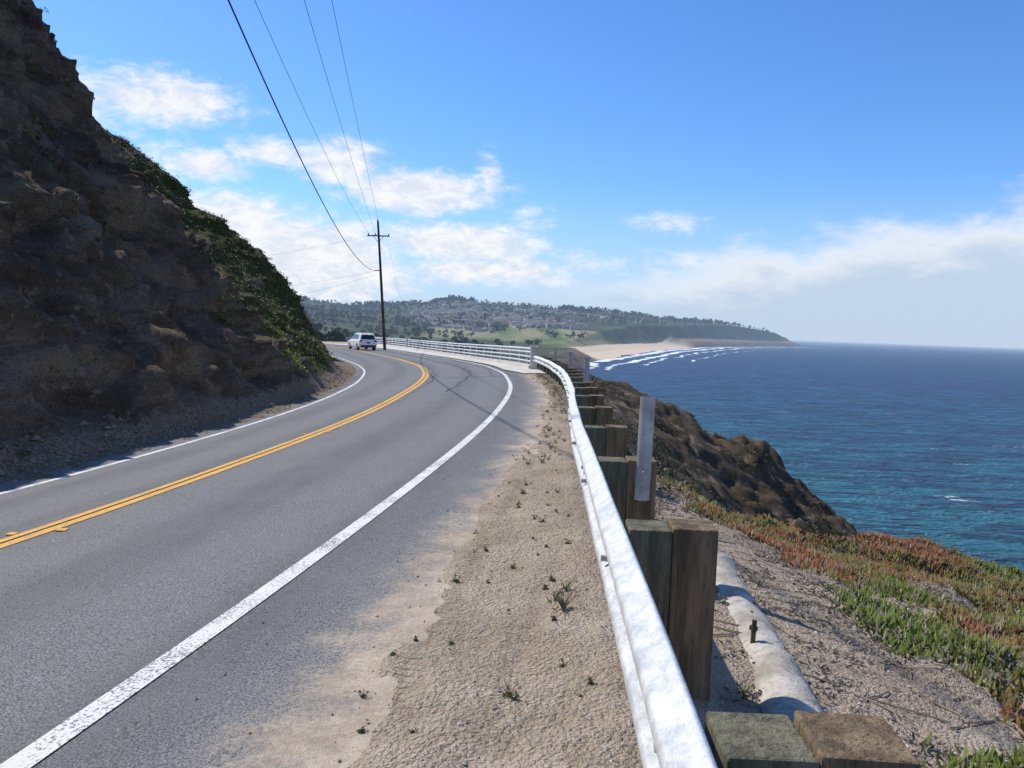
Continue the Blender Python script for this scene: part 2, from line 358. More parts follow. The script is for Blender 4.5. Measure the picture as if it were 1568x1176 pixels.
Xd=X+D*.72;Zd=Z+D*.45; Yd2=Yg+(fbm(X*.9,Yg*.9,Z*.9,3,55)-.5)*.8*tp
vegH=np.clip(sst(28.5,31.5,Yg)*.76+(fbm(X*.35,Yg*.35,Z*.35,4,61)-.5)*1.7+.0,0,1)
vegH=vegH*(1-.65*sst(45,50,Yg)*(1-sst(4,7,S)))
foot=1-sst(.05,.9,S)
xin=np.minimum(XL(yh)+.3,XF(yh)+2.5)
Xi=xin[:,None]+(XF(yh)-xin)[:,None]*np.linspace(0,1,5)[None,:-1]; Yi=np.repeat(yh[:,None],4,1); Zi=surf(Xi,Yi)-.004+(np.arange(4)>1)*.03*fbm(Xi*4,Yi*4,0,2,4)
cI=np.stack([Xi*0,Xi*0+1,Xi*0],-1)
grid_obj('rocky_hillside',np.concatenate([Xi,Xd],1),np.concatenate([Yi,Yd2],1),np.concatenate([Zi,Zd],1),ROCK,np.concatenate([cI,np.stack([vegH*(1-foot*.7),foot*.9,foot*0],-1)],1))
# ------------------------------------------------------------------ leafy things
def leaf_cloud(mb,cent,rad,n,size,c1,c2,flat=.7):
    K=len(cent); 
    d=rng.normal(size=(K,n,3)); d/=np.linalg.norm(d,axis=2)[...,None]
    r=rng.random((K,n,1))**.45
    off=d*r*rad[:,None,None]*np.array([1,1,flat]); off[...,2]=np.abs(off[...,2])
    c=(cent[:,None,:]+off).reshape(-1,3); m=len(c)
    a=rng.normal(size=(m,3));a/=np.linalg.norm(a,axis=1)[:,None]; b=np.cross(a,rng.normal(size=(m,3)));b/=np.linalg.norm(b,axis=1)[:,None]
    sz=(size*(.6+.8*rng.random(m)))[:,None]
    V=np.stack([c-a*sz,c+b*sz*.45,c+a*sz,c-b*sz*.45],1).reshape(-1,3)
    F=np.arange(m*4).reshape(-1,4).tolist()
    t=rng.random((K,1,1))*.6+rng.random((K,n,1))*.4
    C=(np.array(c1)*(1-t)+np.array(c2)*t)
    mb.add(V,F,0,np.repeat(C.reshape(-1,3),4,0))
flatX,flatY,flatZ,fv,fS=Xd.ravel(),Yd2.ravel(),Zd.ravel(),vegH.ravel(),S.ravel()
ok=np.where((fv>.45)&(flatY<60)&(flatY>10)&(fS>.9)&(fS<20))[0]
pk=rng.choice(ok,5200); cent=np.stack([flatX[pk],flatY[pk],flatZ[pk]-.06],1)
mb=MB(); leaf_cloud(mb,cent,.12+.34*rng.random(len(pk))**2,26,.055,(.05,.065,.022),(.21,.20,.08),.6)
ok=np.where((flatY<40)&(flatY>25)&(fS>.6)&(fS<3.0)&(fbm(flatX*.6,flatY*.6,flatZ*.6,2,8)>.47))[0]
pk=rng.choice(ok,240); cent=np.stack([flatX[pk],flatY[pk],flatZ[pk]-.05],1)
leaf_cloud(mb,cent,.12+.25*rng.random(len(pk)),46,.045,(.10,.13,.02),(.27,.28,.06))
ok=np.where((flatY<28)&(flatY>9)&(fS>.2)&(fS<14)&(fv>.2))[0]
pk=rng.choice(ok,420); cent=np.stack([flatX[pk],flatY[pk],flatZ[pk]-.03],1)
leaf_cloud(mb,cent,.06+.16*rng.random(len(pk)),24,.04,(.05,.06,.025),(.15,.14,.06))
mb.obj('coastal_scrub',[LEAF])
ico2=np.array([(0,0,.8),(.9,0,0),(.2,.9,.1),(-.8,.4,0),(-.6,-.7,.1),(.5,-.8,0)]); fi=[(0,1,2),(0,2,3),(0,3,4),(0,4,5),(0,5,1)]
mb=MB()
for i in range(1500):
    y=7+random.random()*34; s_=-.45+random.random()**1.3*1.1; x=float(XF(y))-s_; z=float(surf(np.array(x),np.array(y)))+max(0,s_)*.8
    r=.012+.08*random.random()**3.5; a=random.random()*6.28; R=np.array([[math.cos(a),-math.sin(a),0],[math.sin(a),math.cos(a),0],[0,0,1]]); g=.12+.18*random.random()
    mb.add((ico2*r*(.6+.8*rng.random((6,1))))@R.T+[x,y,z-.005],fi,0,(g,g*.78,g*.58))
b=NB('gravel'); GRAV=b.out(b.bsdf(b.attr('Col'),.9,0,None,.2)); mb.obj('fallen_rocks',[GRAV])
def iceplant():
    mb=MB(); N=66000
    py=rng.random(N*5)**.8*12.5+1.0; px=rng.random(N*5)*8+1.0
    x=XG(py)+px; dens=fbm(x*1.0,py*1.0,0,3,77)+.27*sst(1.5,2.6,px)+.06*sst(6,9,py)-.16*(1-sst(.9,2.0,px))
    k=(dens>.52+.13*rng.random(len(px)))&(x<.85*py+1.2); x=x[k][:N];py=py[k][:N];N=len(x)
    z=ground_z(x,py)
    x=np.repeat(x,2)+rng.normal(size=2*N)*.03;y=np.repeat(py,2)+rng.normal(size=2*N)*.03;z=np.repeat(z,2);M=2*N
    red=np.clip((fbm(x*.8,y*.8,0,3,91)-.46)*4+rng.normal(size=M)*.3,0,1)[:,None]
    L=(.035+.055*rng.random(M)); r=.0055+.004*rng.random(M)
    d=np.stack([rng.normal(size=M)*.55,rng.normal(size=M)*.55,.55+rng.random(M)*.6],1);d/=np.linalg.norm(d,axis=1)[:,None]
    a=np.cross(d,[0.3,.5,.1]);a/=np.linalg.norm(a,axis=1)[:,None];b=np.cross(d,a)
    base=np.stack([x,y,z-.01],1); V=np.zeros((M,7,3))
    up=np.array([0,0,1.])*L[:,None]*.25
    for i in range(3):
        an=i*2.094; o=(math.cos(an)*a+math.sin(an)*b)*r[:,None]
        V[:,i]=base+o*.8; V[:,3+i]=base+d*L[:,None]*.55+o*1.25
    V[:,6]=base+d*L[:,None]+up
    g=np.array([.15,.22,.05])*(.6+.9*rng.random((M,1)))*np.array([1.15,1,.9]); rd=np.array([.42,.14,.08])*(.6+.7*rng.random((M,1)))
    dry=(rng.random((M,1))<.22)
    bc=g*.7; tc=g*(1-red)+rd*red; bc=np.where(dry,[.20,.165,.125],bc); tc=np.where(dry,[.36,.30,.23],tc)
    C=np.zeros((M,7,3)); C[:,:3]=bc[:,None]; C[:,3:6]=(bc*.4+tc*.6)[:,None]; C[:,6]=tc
    F=np.array([(0,1,4,3),(1,2,5,4),(2,0,3,5)]); T=np.array([(3,4,6),(4,5,6),(5,3,6)])
    o=(np.arange(M)*7)[:,None,None]
    f=(F[None]+o).reshape(-1,4).tolist()+(T[None]+o).reshape(-1,3).tolist()
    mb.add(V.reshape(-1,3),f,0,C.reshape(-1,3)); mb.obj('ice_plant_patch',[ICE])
iceplant()
# dry litter and dead ice plant runners
N=3600; py=1+rng.random(N)*12; pp=.55+rng.random(N)*6; x=XG(py)+pp; k=fbm(x*1.4,py*1.4,0,3,101)>.43; x=x[k];py=py[k]
mb=MB(); leaf_cloud(mb,np.stack([x,py,ground_z(x,py)-.012],1),.05+.11*rng.random(len(x)),24,.017,(.10,.08,.055),(.42,.36,.28),.3)
for i in range(420):
    y0=1.5+random.random()*8; x0=float(XG(y0))+.8+random.random()*3.4; a=random.random()*6.28; l=.12+.3*random.random()
    t=np.linspace(0,1,5); X_=x0+math.cos(a)*l*t+.03*np.sin(t*7+i); Y_=y0+math.sin(a)*l*t; mb.tube(np.stack([X_,Y_,ground_z(X_,Y_)+.008],1),.0045,4,0,(.24,.19,.14),False)
mb.obj('dry_plant_litter',[LEAF])
N=6000; py=rng.random(N)*38+9; pp=rng.random(N)**1.2*18+.5; x=XG(py)+pp
k=fbm(x*.4,py*.4,0,3,15)>.45; x=x[k];py=py[k];pp=pp[k]
cent=np.stack([x,py,ground_z(x,py)-.04],1)
mb=MB(); leaf_cloud(mb,cent,.08+.26*rng.random(len(x))**2,26,.04,(.04,.048,.02),(.15,.14,.065),.6); mb.obj('bluff_scrub',[LEAF])
def weed(mb,x,y,n,h,dry):
    z=float(ground_z(np.array([x]),np.array([y]))[0])-.005
    for i in range(n):
        a=random.random()*6.28; l=h*(.5+random.random()*.7); sp=.25+random.random()*.7
        p=[(x+math.cos(a)*sp*l*t*.8,y+math.sin(a)*sp*l*t*.8,z+l*(t-.3*t*t)) for t in (0,.35,.7,1)]
        c=(.25,.19,.12) if random.random()<dry else (.13,.17,.05)
        mb.tube(p,[.0028,.0026,.002,.001],4,0,c,False)
        if random.random()<.6: leaf_cloud(mb,np.array([p[3]]),np.array([.014]),5,.009,c,c)
    leaf_cloud(mb,np.array([[x,y,z]]),np.array([h*.55]),34,.012,(.09,.12,.035),(.20,.20,.09),.3)
mb=MB()
for (x,y,n,h,d) in [(.34,4.35,20,.16,.85),(.38,4.72,10,.09,.1),(.30,4.5,8,.12,.9),(.04,3.3,9,.08,.4),(.05,5.2,8,.06,.3),(.30,6.4,8,.07,.4),(.1,6.9,8,.05,.3),(-.05,2.55,5,.03,.3),(.16,7.6,8,.06,.5),(.32,2.3,5,.03,.3)]:
    weed(mb,x,y,n,h,d)
for i in range(200):
    y=9+random.random()*26; w_=float(XG(y)-XR(y))-1.0; x=float(XG(y))-.02-random.random()**1.7*w_
    weed(mb,x,y,5,.03+random.random()*.07,.6)
for i in range(36):
    y=2+random.random()*7; w_=float(XG(y)-XR(y))-1.1; x=float(XG(y))-.05-random.random()*w_
    weed(mb,x,y,4,.012+random.random()*.03,.5)
for i in range(26):
    y=2+random.random()*6; x=float(XG(y))+.1+random.random()*.9; weed(mb,x,y,6,.07,.5)
mb.obj('roadside_weeds',[LEAF])
mb=MB(); ico=ico2
N=7000; py=1.2+rng.random(N)**1.6*16; lo=XR(py)+.15;hi=XG(py)+2.8; x=lo+(hi-lo)*rng.random(N)**.75; z=np.maximum(surf(x,py)+.012-9*(x>XR(py)+1.4),ground_z(x,py)); 
for i in range(N):
    s=.003+.012*random.random()**4; a=random.random()*6.28; R=np.array([[math.cos(a),-math.sin(a),0],[math.sin(a),math.cos(a),0],[0,0,1]])
    g=.14+.42*random.random(); mb.add((ico*s*(.7+.6*rng.random((6,1))))@R.T+[x[i],py[i],z[i]],fi,0,(g,g*.88,g*.74))
mb.obj('gravel',[GRAV])
# ------------------------------------------------------------------ guardrail
GR=empty('guardrail')
yy=np.arange(-3,39.3,.15); gx=XG(yy); dx=np.gradient(gx,yy); nx=1/np.sqrt(1+dx*dx); ny=-dx*nx
prof=[(.0,.312),(-.012,.315),(-.03,.29),(-.078,.262),(-.083,.25),(-.083,.222),(-.078,.21),(-.012,.168),(-.012,.144),(-.078,.102),(-.083,.09),(-.083,.062),(-.078,.05),(-.03,.022),(-.012,-.003),(0,0)]
zt=EYE-ZG(yy)+.745-.315+(vn(yy*.5,yy*0,0,3)-.5)*.02
V=[];
for i in range(len(yy)):
    wv=(float(vn(np.array([yy[i]*.8]),np.array([0.]),0,9)[0])-.5)*.024
    for a_,h_ in prof: V.append((gx[i]+.04+wv+nx[i]*a_,yy[i]+ny[i]*a_,zt[i]+h_))
n=len(prof); F=[(i*n+j,i*n+j+1,(i+1)*n+j+1,(i+1)*n+j) for i in range(len(yy)-1) for j in range(n-1)]
mb=MB(); mb.add(V,F); o=mb.obj('w_beam_rail',[GALV],GR,True)
sm=o.modifiers.new('s','SOLIDIFY'); sm.thickness=.006
al=np.concatenate([[0],np.cumsum(np.hypot(np.diff(gx),np.diff(yy)))])
a0=np.interp(1.66,yy,al); mb=MB(); mw=MB(); mbolt=MB()
posts=[]
for k in range(-1,20):
    s_=a0+1.905*k
    if s_<0 or s_>al[-1]-1: continue
    y=float(np.interp(s_,al,yy)); x=float(XG(y)); posts.append((x,y))
    zg=EYE-float(ZG(y)); rot=-math.atan(float(np.interp(y,yy,dx)))
    cr,sr=math.cos(rot),math.sin(rot)
    top=zg+.755+random.uniform(-.012,.012)
    for (o_,w_,mm,t0,bot) in ((.155,.195,mw,top-.012,top-.62),(.36,.205,mb,top,zg-1.1)):
        tw=random.uniform(-.03,.03)
        mm.box(x+o_*cr,y+o_*sr,(t0+bot)/2,w_,.205,t0-bot,rot+tw)
    mbolt.tube([(x-.06,y,zg+.57),(x+.02,y,zg+.57)],.016,8)
    if k%2==0:
        for dy in(-.1,.1):
            for hz in (.50,.65): mbolt.tube([(x-.055,y+dy,zg+hz),(x-.03,y+dy,zg+hz)],.013,8)
mb.obj('timber_posts',[WOOD],GR,bevel=.008); mw.obj('timber_offset_blocks',[WOODB],GR,bevel=.008); mbolt.obj('bolts',[GALVD],GR)
def delineator(x,y,z0,z1,w):
    e=empty('guardrail_delineator_post'); m=MB()
    # shallow curved channel strip, leaning slightly
    n=9; V=[]
    for zz in np.linspace(z0,z1,6):
        for s_,dy in ((1,0),(-1,.006)):
            for j in range(n):
                u=(-1+2*j/(n-1))*s_; V.append((x+u*w/2+(zz-z0)*.015,y-.030*(1-u*u)+dy,zz))
    k=2*n; F=[(i*k+j,i*k+(j+1)%k,(i+1)*k+(j+1)%k,(i+1)*k+j) for i in range(5) for j in range(k)]+[tuple(range(k))[::-1],tuple(5*k+j for j in range(k))]
    m.add(V,F)
    for zz in(z0+.06,z0+.2): m.tube([(x,y-.045,zz),(x,y-.02,zz)],.012,8)
    m.obj('steel_strip',[GALVD],e)
P2=min(posts,key=lambda p:abs(p[1]-5.5)); delineator(P2[0]+.36,P2[1]-.12,.46,1.19,.105)
for t in(16.2,25,33): 
    q=min(posts,key=lambda p:abs(p[1]-t)); zg=EYE-float(ZG(q[1])); delineator(q[0]+.4,q[1]-.12,zg+.35,zg+1.2,.12)
# ------------------------------------------------------------------ concrete pipe (half buried)
pts=[]
for t in np.linspace(0,1,50):
    x=1.24+.50*t+.03*math.sin(t*6);y=2.95+3.2*t; pts.append((x,y,-.12-.13*t-.045))
pts=np.array(pts); nn_=28; V=[]
for i,p in enumerate(pts):
    for j in range(nn_):
        a=j*2*math.pi/nn_; rr=.175+(float(vn(np.array([i*.5]),np.array([math.cos(a)*2+5]),math.sin(a)*2,44)[0])-.5)*.022
        V.append((p[0]+math.cos(a)*rr,p[1],p[2]+math.sin(a)*rr))
mb=MB(); mb.add(V,[(i*nn_+j,i*nn_+(j+1)%nn_,(i+1)*nn_+(j+1)%nn_,(i+1)*nn_+j) for i in range(49) for j in range(nn_)]+[tuple(range(nn_))]); mb.obj('concrete_drain_pipe',[CONC],None,True)
RUST=m_plain('rusty_bolt',(.05,.035,.025),(.11,.08,.06),9,.8)
mb=MB(); mb.tube([(1.38,4.15,-.08),(1.385,4.15,.07)],.014,10); mb.tube([(1.38,4.15,.015),(1.382,4.15,.035)],.024,6); mb.obj('anchor_bolt',[RUST])
# ------------------------------------------------------------------ bridge barrier rail
BR=empty('barrier_railing'); yb=np.arange(39.2,112,.8); xb=XG(yb); zb=EYE-ZG(yb)
mb=MB()
for h,r in((.42,.045),(.66,.045),(.90,.045),(1.08,.055)): mb.tube(np.stack([xb,yb,zb+h],1),r,8)
for i in range(0,len(yb),3): mb.box(xb[i]+.09,yb[i],zb[i]+.55,.10,.16,1.1,0)
mb.obj('rails_and_posts',[GALV],BR)
mb=MB()
V=[]
for i in range(len(yb)):
    for a_,h_ in((-.2,-.1),(-.18,.24),(.2,.24),(.22,-1.0)): V.append((xb[i]+a_,yb[i],zb[i]+h_))
mb.add(V,[(i*4+j,i*4+j+1,i*4+j+5,i*4+j+4) for i in range(len(yb)-1) for j in range(3)]); mb.obj('concrete_kerb',[SLAB],BR)
mb=MB()
for yq in (38.95,90.0):
    x=float(XG(yq)); z=EYE-float(ZG(yq)); mb.box(x+.02,yq,z+.5,.38,.42,1.3); mb.box(x+.02,yq,z+1.18,.44,.48,.08)
mb.obj('end_posts',[SLAB],BR,bevel=.03)
# ------------------------------------------------------------------ ocean
SEA=EYE-30.
def m_sea():
    b=NB('sea_water'); P=b.pos()
    vl=b.node('ShaderNodeVectorMath',operation='LENGTH'); b.put(vl.inputs[0],P); D=vl.outputs['Value']
    R=(0,0,.45)
    n0=b.noise(b.mapv(P,(.006,.0025,1)),1,3,.6); n1=b.noise(b.mapv(P,(.07,.17,1),rot=R),1,4,.75,.5); n2=b.noise(b.mapv(P,(.3,.7,1),rot=R),1,3,.7); n3=b.noise(b.mapv(P,(.012,.05,1),rot=R),1,4,.8)
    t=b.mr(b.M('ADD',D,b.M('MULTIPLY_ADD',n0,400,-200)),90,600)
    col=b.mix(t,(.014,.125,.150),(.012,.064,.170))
    col=b.mix(b.mr(n0,.42,.62,0,.5),col,(.010,.088,.165))
    col=b.mix(b.mr(n1,.47,.56,.0,.85),col,(.003,.018,.055))
    col=b.mix(b.mr(n3,.49,.58,.0,.6),col,(.004,.024,.075))
    col=b.mix(b.mr(n2,.50,.66,0,.5),col,(.045,.16,.24))
    cap=b.M('MULTIPLY',b.mr(b.noise(b.mapv(P,(.045,.19,1),rot=R),1,4,.85,.5),.645,.70),b.mr(n3,.40,.54))
    col=b.mix(b.M('MULTIPLY',cap,.8),col,(.75,.8,.83))
    h=b.M('ADD',b.M('MULTIPLY',n1,9.),b.M('MULTIPLY',n2,2.))
    bs=b.bsdf(col,.42,0,b.bump(h,.9,.8),.2)
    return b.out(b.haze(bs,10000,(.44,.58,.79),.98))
rad=[0]+list(np.geomspace(30,60000,40)); nseg=96
mb=MB(); V=[(0,0,SEA)]
for r in rad[1:]:
    for j in range(nseg): V.append((r*math.cos(j*2*math.pi/nseg),r*math.sin(j*2*math.pi/nseg),SEA))
F=[(0,1+j,1+(j+1)%nseg) for j in range(nseg)]
for i in range(len(rad)-2):
    for j in range(nseg):
        a=1+i*nseg+j;b_=1+i*nseg+(j+1)%nseg; F.append((a,a+nseg,b_+nseg,b_))
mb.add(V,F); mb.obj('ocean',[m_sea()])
# ------------------------------------------------------------------ far coast
SY=np.array([60,100,200,400,600,760,900,1415,2180,2400,2700,3000,3400,3800,4300.])
SX=np.array([40,40,32,38,52,75,112,260,535,650,810,985,1250,1420,800.])
ER=np.array([-1.2,-.6,-.40,-.30,-.207,-.117,-.083,-.024,.052,.129,.214,.29,.332,.358,.385])
EE=np.array([.06,.05,.042,.037,.0285,.0325,.0405,.036,.0335,.0295,.0235,.0175,.0125,.006,-.006])
def far_z(X,Y):
    r=X/Y; q=np.interp(Y,SY,SX)-X+(fbm(X*.012,Y*.012,0,4,5)-.5)*30
    Yr=np.interp(r,[-1,0,.13,.3,.37],[2300,2300,2500,3050,3600])
    zp=np.interp(Y,[60,100,200,400,800,1200,2400],[-10,-12,-15,-16,-16.5,-14,-10])
    zp=zp+(1-sst(-.26,-.15,r))*sst(150,500,Y)*9
    zr=np.interp(r,ER,EE)*Yr-8
    t=np.clip((Y-1000)/(Yr-1000),0,1); t=t**1.35
    z=zp*(1-t)+zr*t
    z=np.where(Y>Yr,zr-(Y-Yr)*.06,z)
    z=z+(fbm(X*.004,Y*.004,0,5,13)-.5)*26*np.clip((Y-900)/700,0,1)*(1-np.clip(t,0,1)**6*.7)*np.clip(q/300,0.15,1)
    bch=sst(780,880,Y)*(1-sst(1900,2100,Y))
    cb=np.interp(q,[-50,0,45,75,90,180],[-34,-30.4,-26,-20,-14,60]); cc=np.interp(q,[-50,0,10,22,60,160],[-40,-31.5,-22,-14,-4,100])
    cz=cb*bch+cc*(1-bch)
    sand=np.where((z>cz)&(q<76),bch,0); cliff=np.where((z>cz)&(q<50),1-bch,0)
    return np.minimum(z,cz)+EYE,sand,cliff,q
yf=np.concatenate([np.linspace(75,400,50),np.geomspace(405,4300,230)]); cf=1-(1-np.linspace(0,1,360))**1.5
xl_=-1.05*yf-20; xr_=np.interp(yf,SY,SX)+45
X=xl_[:,None]+(xr_-xl_)[:,None]*cf; Yg=np.repeat(yf[:,None],len(cf),1)
Zf,sand,cliff,q=far_z(X,Yg)
def m_far():
    b=NB('far_land'); P=b.pos(); c=b.sep(b.attr('Col','Vector'))
    n1=b.noise(P,.012,4,.7);n2=b.noise(P,.05,4,.7);n3=b.noise(b.mapv(P,(.012,.0022,0)),1,3,.5)
    g=b.mix(b.mr(n1,.35,.65),(.028,.042,.022),(.09,.10,.048))
    g=b.mix(b.mr(n2,.5,.7,0,.6),g,(.12,.105,.068))
    fld=b.mix(b.mr(n3,.42,.56),(.11,.15,.05),(.26,.24,.12))
    g=b.mix(b.M('MULTIPLY',c[2],b.mr(n2,.70,.60)),g,fld)
    g=b.mix(b.mr(b.M('ADD',c[1],b.M('MULTIPLY_ADD',n2,.8,-.4)),.4,.7),g,(.25,.17,.11))
    g=b.mix(c[0],g,(.66,.52,.36))
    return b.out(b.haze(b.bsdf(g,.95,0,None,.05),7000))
field=((Yg>150)&(Yg<1450)).astype(float)*sst(.33,.42,fbm(X*.004,Yg*.0016,0,2,3))
grid_obj('coastal_hills',X,Yg,Zf,m_far(),np.stack([sand,cliff,field],-1))
fb=NB('surf_foam'); P=fb.pos(); s=fb.sep(fb.node('ShaderNodeUVMap').outputs[0])
n=fb.noise(fb.mapv(P,(.035,.022,1)),1,4,.8)
f=fb.mr(fb.M('ADD',fb.M('MULTIPLY',fb.M('SINE',fb.M('MULTIPLY',s[0],3.14159)),.34),fb.M('ADD',n,s[1])),.78,.90)
tr=fb.node('ShaderNodeBsdfTransparent'); mx=fb.node('ShaderNodeMixShader'); fb.put(mx.inputs[0],f);fb.put(mx.inputs[1],tr.outputs[0]);fb.put(mx.inputs[2],fb.bsdf((.74,.78,.80),.9))
FOAM=fb.out(mx.outputs[0])
yf2=np.concatenate([np.linspace(60,400,80),np.geomspace(405,3300,220)])
SF=empty('surf')
for off,w,dz,y0,am in((lambda y:-6+y*0,lambda y:9+y*.016,.15,60,.02),(lambda y:12+y*.014,lambda y:5+y*.012,.2,620,.03),(lambda y:22+y*.035,lambda y:4+y*.008,.25,750,-.02),(lambda y:34+y*.06,lambda y:3+y*.006,.3,900,-.08)):
    c=np.linspace(0,1,9); y2=yf2[yf2>=y0]; x0=np.interp(y2,SY,SX)+off(y2)+(fbm(y2*.01,y2*0,0,3,int(dz*1000))-.5)*20
    X_=x0[:,None]+w(y2)[:,None]*c; Y_=np.repeat(y2[:,None],9,1)
    amp=am-.14*(Y_<600)*(Y_>170)-.05*(Y_<=170)+.07*((Y_>800)&(Y_<2400))
    grid_obj('breaker',X_,Y_,np.full_like(X_,SEA+dz),FOAM,uv=np.stack([np.repeat(c[None],len(y2),0),amp],-1),parent=SF)
# distant trees
def tri_trees(mb,x,y,z,h,n,c1,c2,wid=.45,trunk=True):
    K=len(x); cz=z+h*.6
    d=rng.normal(size=(K,n,3)); d/=np.linalg.norm(d,axis=2)[...,None]; r=rng.random((K,n,1))**.4
    off=d*r*np.stack([h*wid,h*wid,h*.42],1)[:,None,:]
    c=(np.stack([x,y,cz],1)[:,None,:]+off).reshape(-1,3); m=len(c)
    sz=(np.repeat(h,n)*(.10+.14*rng.random(m)))[:,None]
    a=rng.normal(size=(m,3));a/=np.linalg.norm(a,axis=1)[:,None]; b=np.cross(a,rng.normal(size=(m,3)));b/=np.linalg.norm(b,axis=1)[:,None]
    V=np.stack([c-a*sz,c+b*sz,c+a*sz*.8,c-b*sz],1).reshape(-1,3)
    t=rng.random((K,1,1))*.5+rng.random((K,n,1))*.5
    C=(np.array(c1)*(1-t)+np.array(c2)*t)
    mb.add(V,np.arange(m*4).reshape(-1,4).tolist(),0,np.repeat(C.reshape(-1,3),4,0))
    if trunk:
        w=h*.022
        V=np.stack([np.stack([x-w,y,z-1],1),np.stack([x+w,y,z-1],1),np.stack([x+w*.6,y,z+h*.6],1),np.stack([x-w*.6,y,z+h*.6],1)],1).reshape(-1,3)
        mb.add(V,np.arange(K*4).reshape(-1,4).tolist(),0,(.03,.025,.018))
mb=MB()
N=7500; Y=1050+rng.random(N)*2350; r=-.5+rng.random(N)*.89; Xx=r*Y; z,sd,cl,q=far_z(Xx,Y)
k=(q>90)&(sd==0)&(fbm(Xx*.006,Y*.006,0,3,19)>np.where(Y<1900,.50,.40)); Xx,Y,z=Xx[k],Y[k],z[k]; tri_trees(mb,Xx,Y,z,5+7*rng.random(len(Xx)),12,(.014,.024,.014),(.04,.052,.028),.5)
N=1400; r=-.45+rng.random(N)*.80; Yr=np.interp(r,[-1,0,.13,.3,.37],[2300,2300,2500,3050,3600])-rng.random(N)*140; Xx=r*Yr; z,sd,cl,q=far_z(Xx,Yr); k=(q>60)&(fbm(Xx*.01,Yr*0,0,3,19)>.40)
tri_trees(mb,Xx[k],Yr[k],z[k],6+11*rng.random(k.sum())**2,20,(.014,.024,.014),(.036,.048,.026),.5)
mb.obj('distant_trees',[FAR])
mb=MB()
N=280; Y=230+rng.random(N)*950; r=-.42+rng.random(N)*.46; Xx=r*Y; z,sd,cl,q=far_z(Xx,Y); k=(q>60)&(fbm(Xx*.01,Y*.008,0,3,29)>.52)
tri_trees(mb,Xx[k],Y[k],z[k],3+5*rng.random(k.sum()),50,(.018,.03,.012),(.06,.075,.03),.6)
tx=np.array([-.262,-.255,-.247,-.24,-.268,-.25,-.232,-.19,-.183,-.175,-.165,-.158,-.13,-.125,-.09]);ty=np.array([260,270,265,280,290,300,310,420,430,410,425,440,520,530,600.])
Xx=tx*ty; z,_,_,_=far_z(Xx,ty); tri_trees(mb,Xx,ty,z,6.5+3*rng.random(len(tx)),260,(.016,.028,.012),(.055,.07,.028),.5)
mb.obj('valley_trees',[FAR])
mb=MB()
N=2600; Y=1180+rng.random(N)*1150; r=-.13+rng.random(N)*.42; Xx=r*Y; z,sd,cl,q=far_z(Xx,Y); k=(q>150)&(sd==0)&(fbm(Xx*.004,Y*.004,0,3,23)>.43)
walls=[(.50,.48,.44),(.36,.34,.32),(.58,.56,.52),(.30,.28,.24),(.25,.28,.31),(.42,.34,.27)]; roofs=[(.12,.115,.11),(.19,.165,.15),(.24,.22,.21),(.16,.11,.08)]
for x,y,zz in list(zip(Xx[k],Y[k],z[k]))[:800]:
    w,l,h=random.uniform(8,13),random.uniform(9,15),random.uniform(3,5.6);rot=random.choice([.2,1.77])+random.uniform(-.2,.2)
    cw=random.choice(walls);cr_=random.choice(roofs); zz-=.6
    mb.box(x,y,zz+h/2,w,l,h,rot,0,cw)
    p=np.array([(-w/2-.5,-l/2-.5,h),(w/2+.5,-l/2-.5,h),(w/2+.5,l/2+.5,h),(-w/2-.5,l/2+.5,h),(0,-l/2-.5,h+2.8),(0,l/2+.5,h+2.8)])
    c_,s_=math.cos(rot),math.sin(rot); qv=p.copy(); qv[:,0]=p[:,0]*c_-p[:,1]*s_+x; qv[:,1]=p[:,0]*s_+p[:,1]*c_+y; qv[:,2]+=zz+.02
    mb.add(qv,[(0,4,5,3),(1,2,5,4)],0,cr_); mb.add(qv,[(0,1,4),(2,3,5)],0,cw)
    for sx in(-.25,.25):
        wv=np.array([(sx*w-1,-l/2-.05,h*.35),(sx*w+1,-l/2-.05,h*.35),(sx*w+1,-l/2-.05,h*.75),(sx*w-1,-l/2-.05,h*.75)])
        qq=wv.copy(); qq[:,0]=wv[:,0]*c_-wv[:,1]*s_+x; qq[:,1]=wv[:,0]*s_+wv[:,1]*c_+y; qq[:,2]+=zz
        mb.add(qq,[(0,1,2,3)],0,(.03,.035,.04))
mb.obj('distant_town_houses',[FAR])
# ------------------------------------------------------------------ utility pole and wires
UP=empty('utility_pole'); mb=MB()
bx,by,bz=-14.1,85,EYE-3.6; tx_,ty_,tz_=-15.25,85,EYE+11.35
POLE=m_plain('pole_wood',(.045,.034,.024),(.10,.078,.055),3,.95,0,.4,.01,(3,3,.4))
mb.tube([(bx,by,bz),(bx*.5+tx_*.5,by,(bz+tz_)/2),(tx_,ty_,tz_)],[.17,.145,.11],12)
def onp(z): t=(z-bz)/(tz_-bz); return bx+(tx_-bx)*t
zc=EYE+9.75; xc=onp(zc)
mb.box(xc,by-.16,zc,2.4,.1,.12); mb.tube([(xc-.6,by-.18,zc),(xc,by-.18,zc-.7)],.025,6); mb.tube([(xc+.6,by-.18,zc),(xc,by-.18,zc-.7)],.025,6)
zc2=EYE+6.; xc2=onp(zc2); mb.box(xc2-.25,by-.16,zc2,.7,.09,.1)
mb.obj('pole_and_crossarms',[POLE],UP)
INS=m_plain('insulator',(.10,.10,.11),(.16,.16,.17),5,.3); mb=MB()
ins=[(xc-1.1,zc+.06),(xc-.35,zc+.06),(xc+1.1,zc+.06),(tx_,tz_)]
for x,z in ins: mb.tube([(x,by-.16,z),(x,by-.16,z+.1),(x,by-.16,z+.22)],[.05,.07,.03],8)
mb.obj('insulators',[INS],UP)
WIRE=m_plain('wire_cable',(.02,.02,.022),(.03,.03,.032),2,.6)
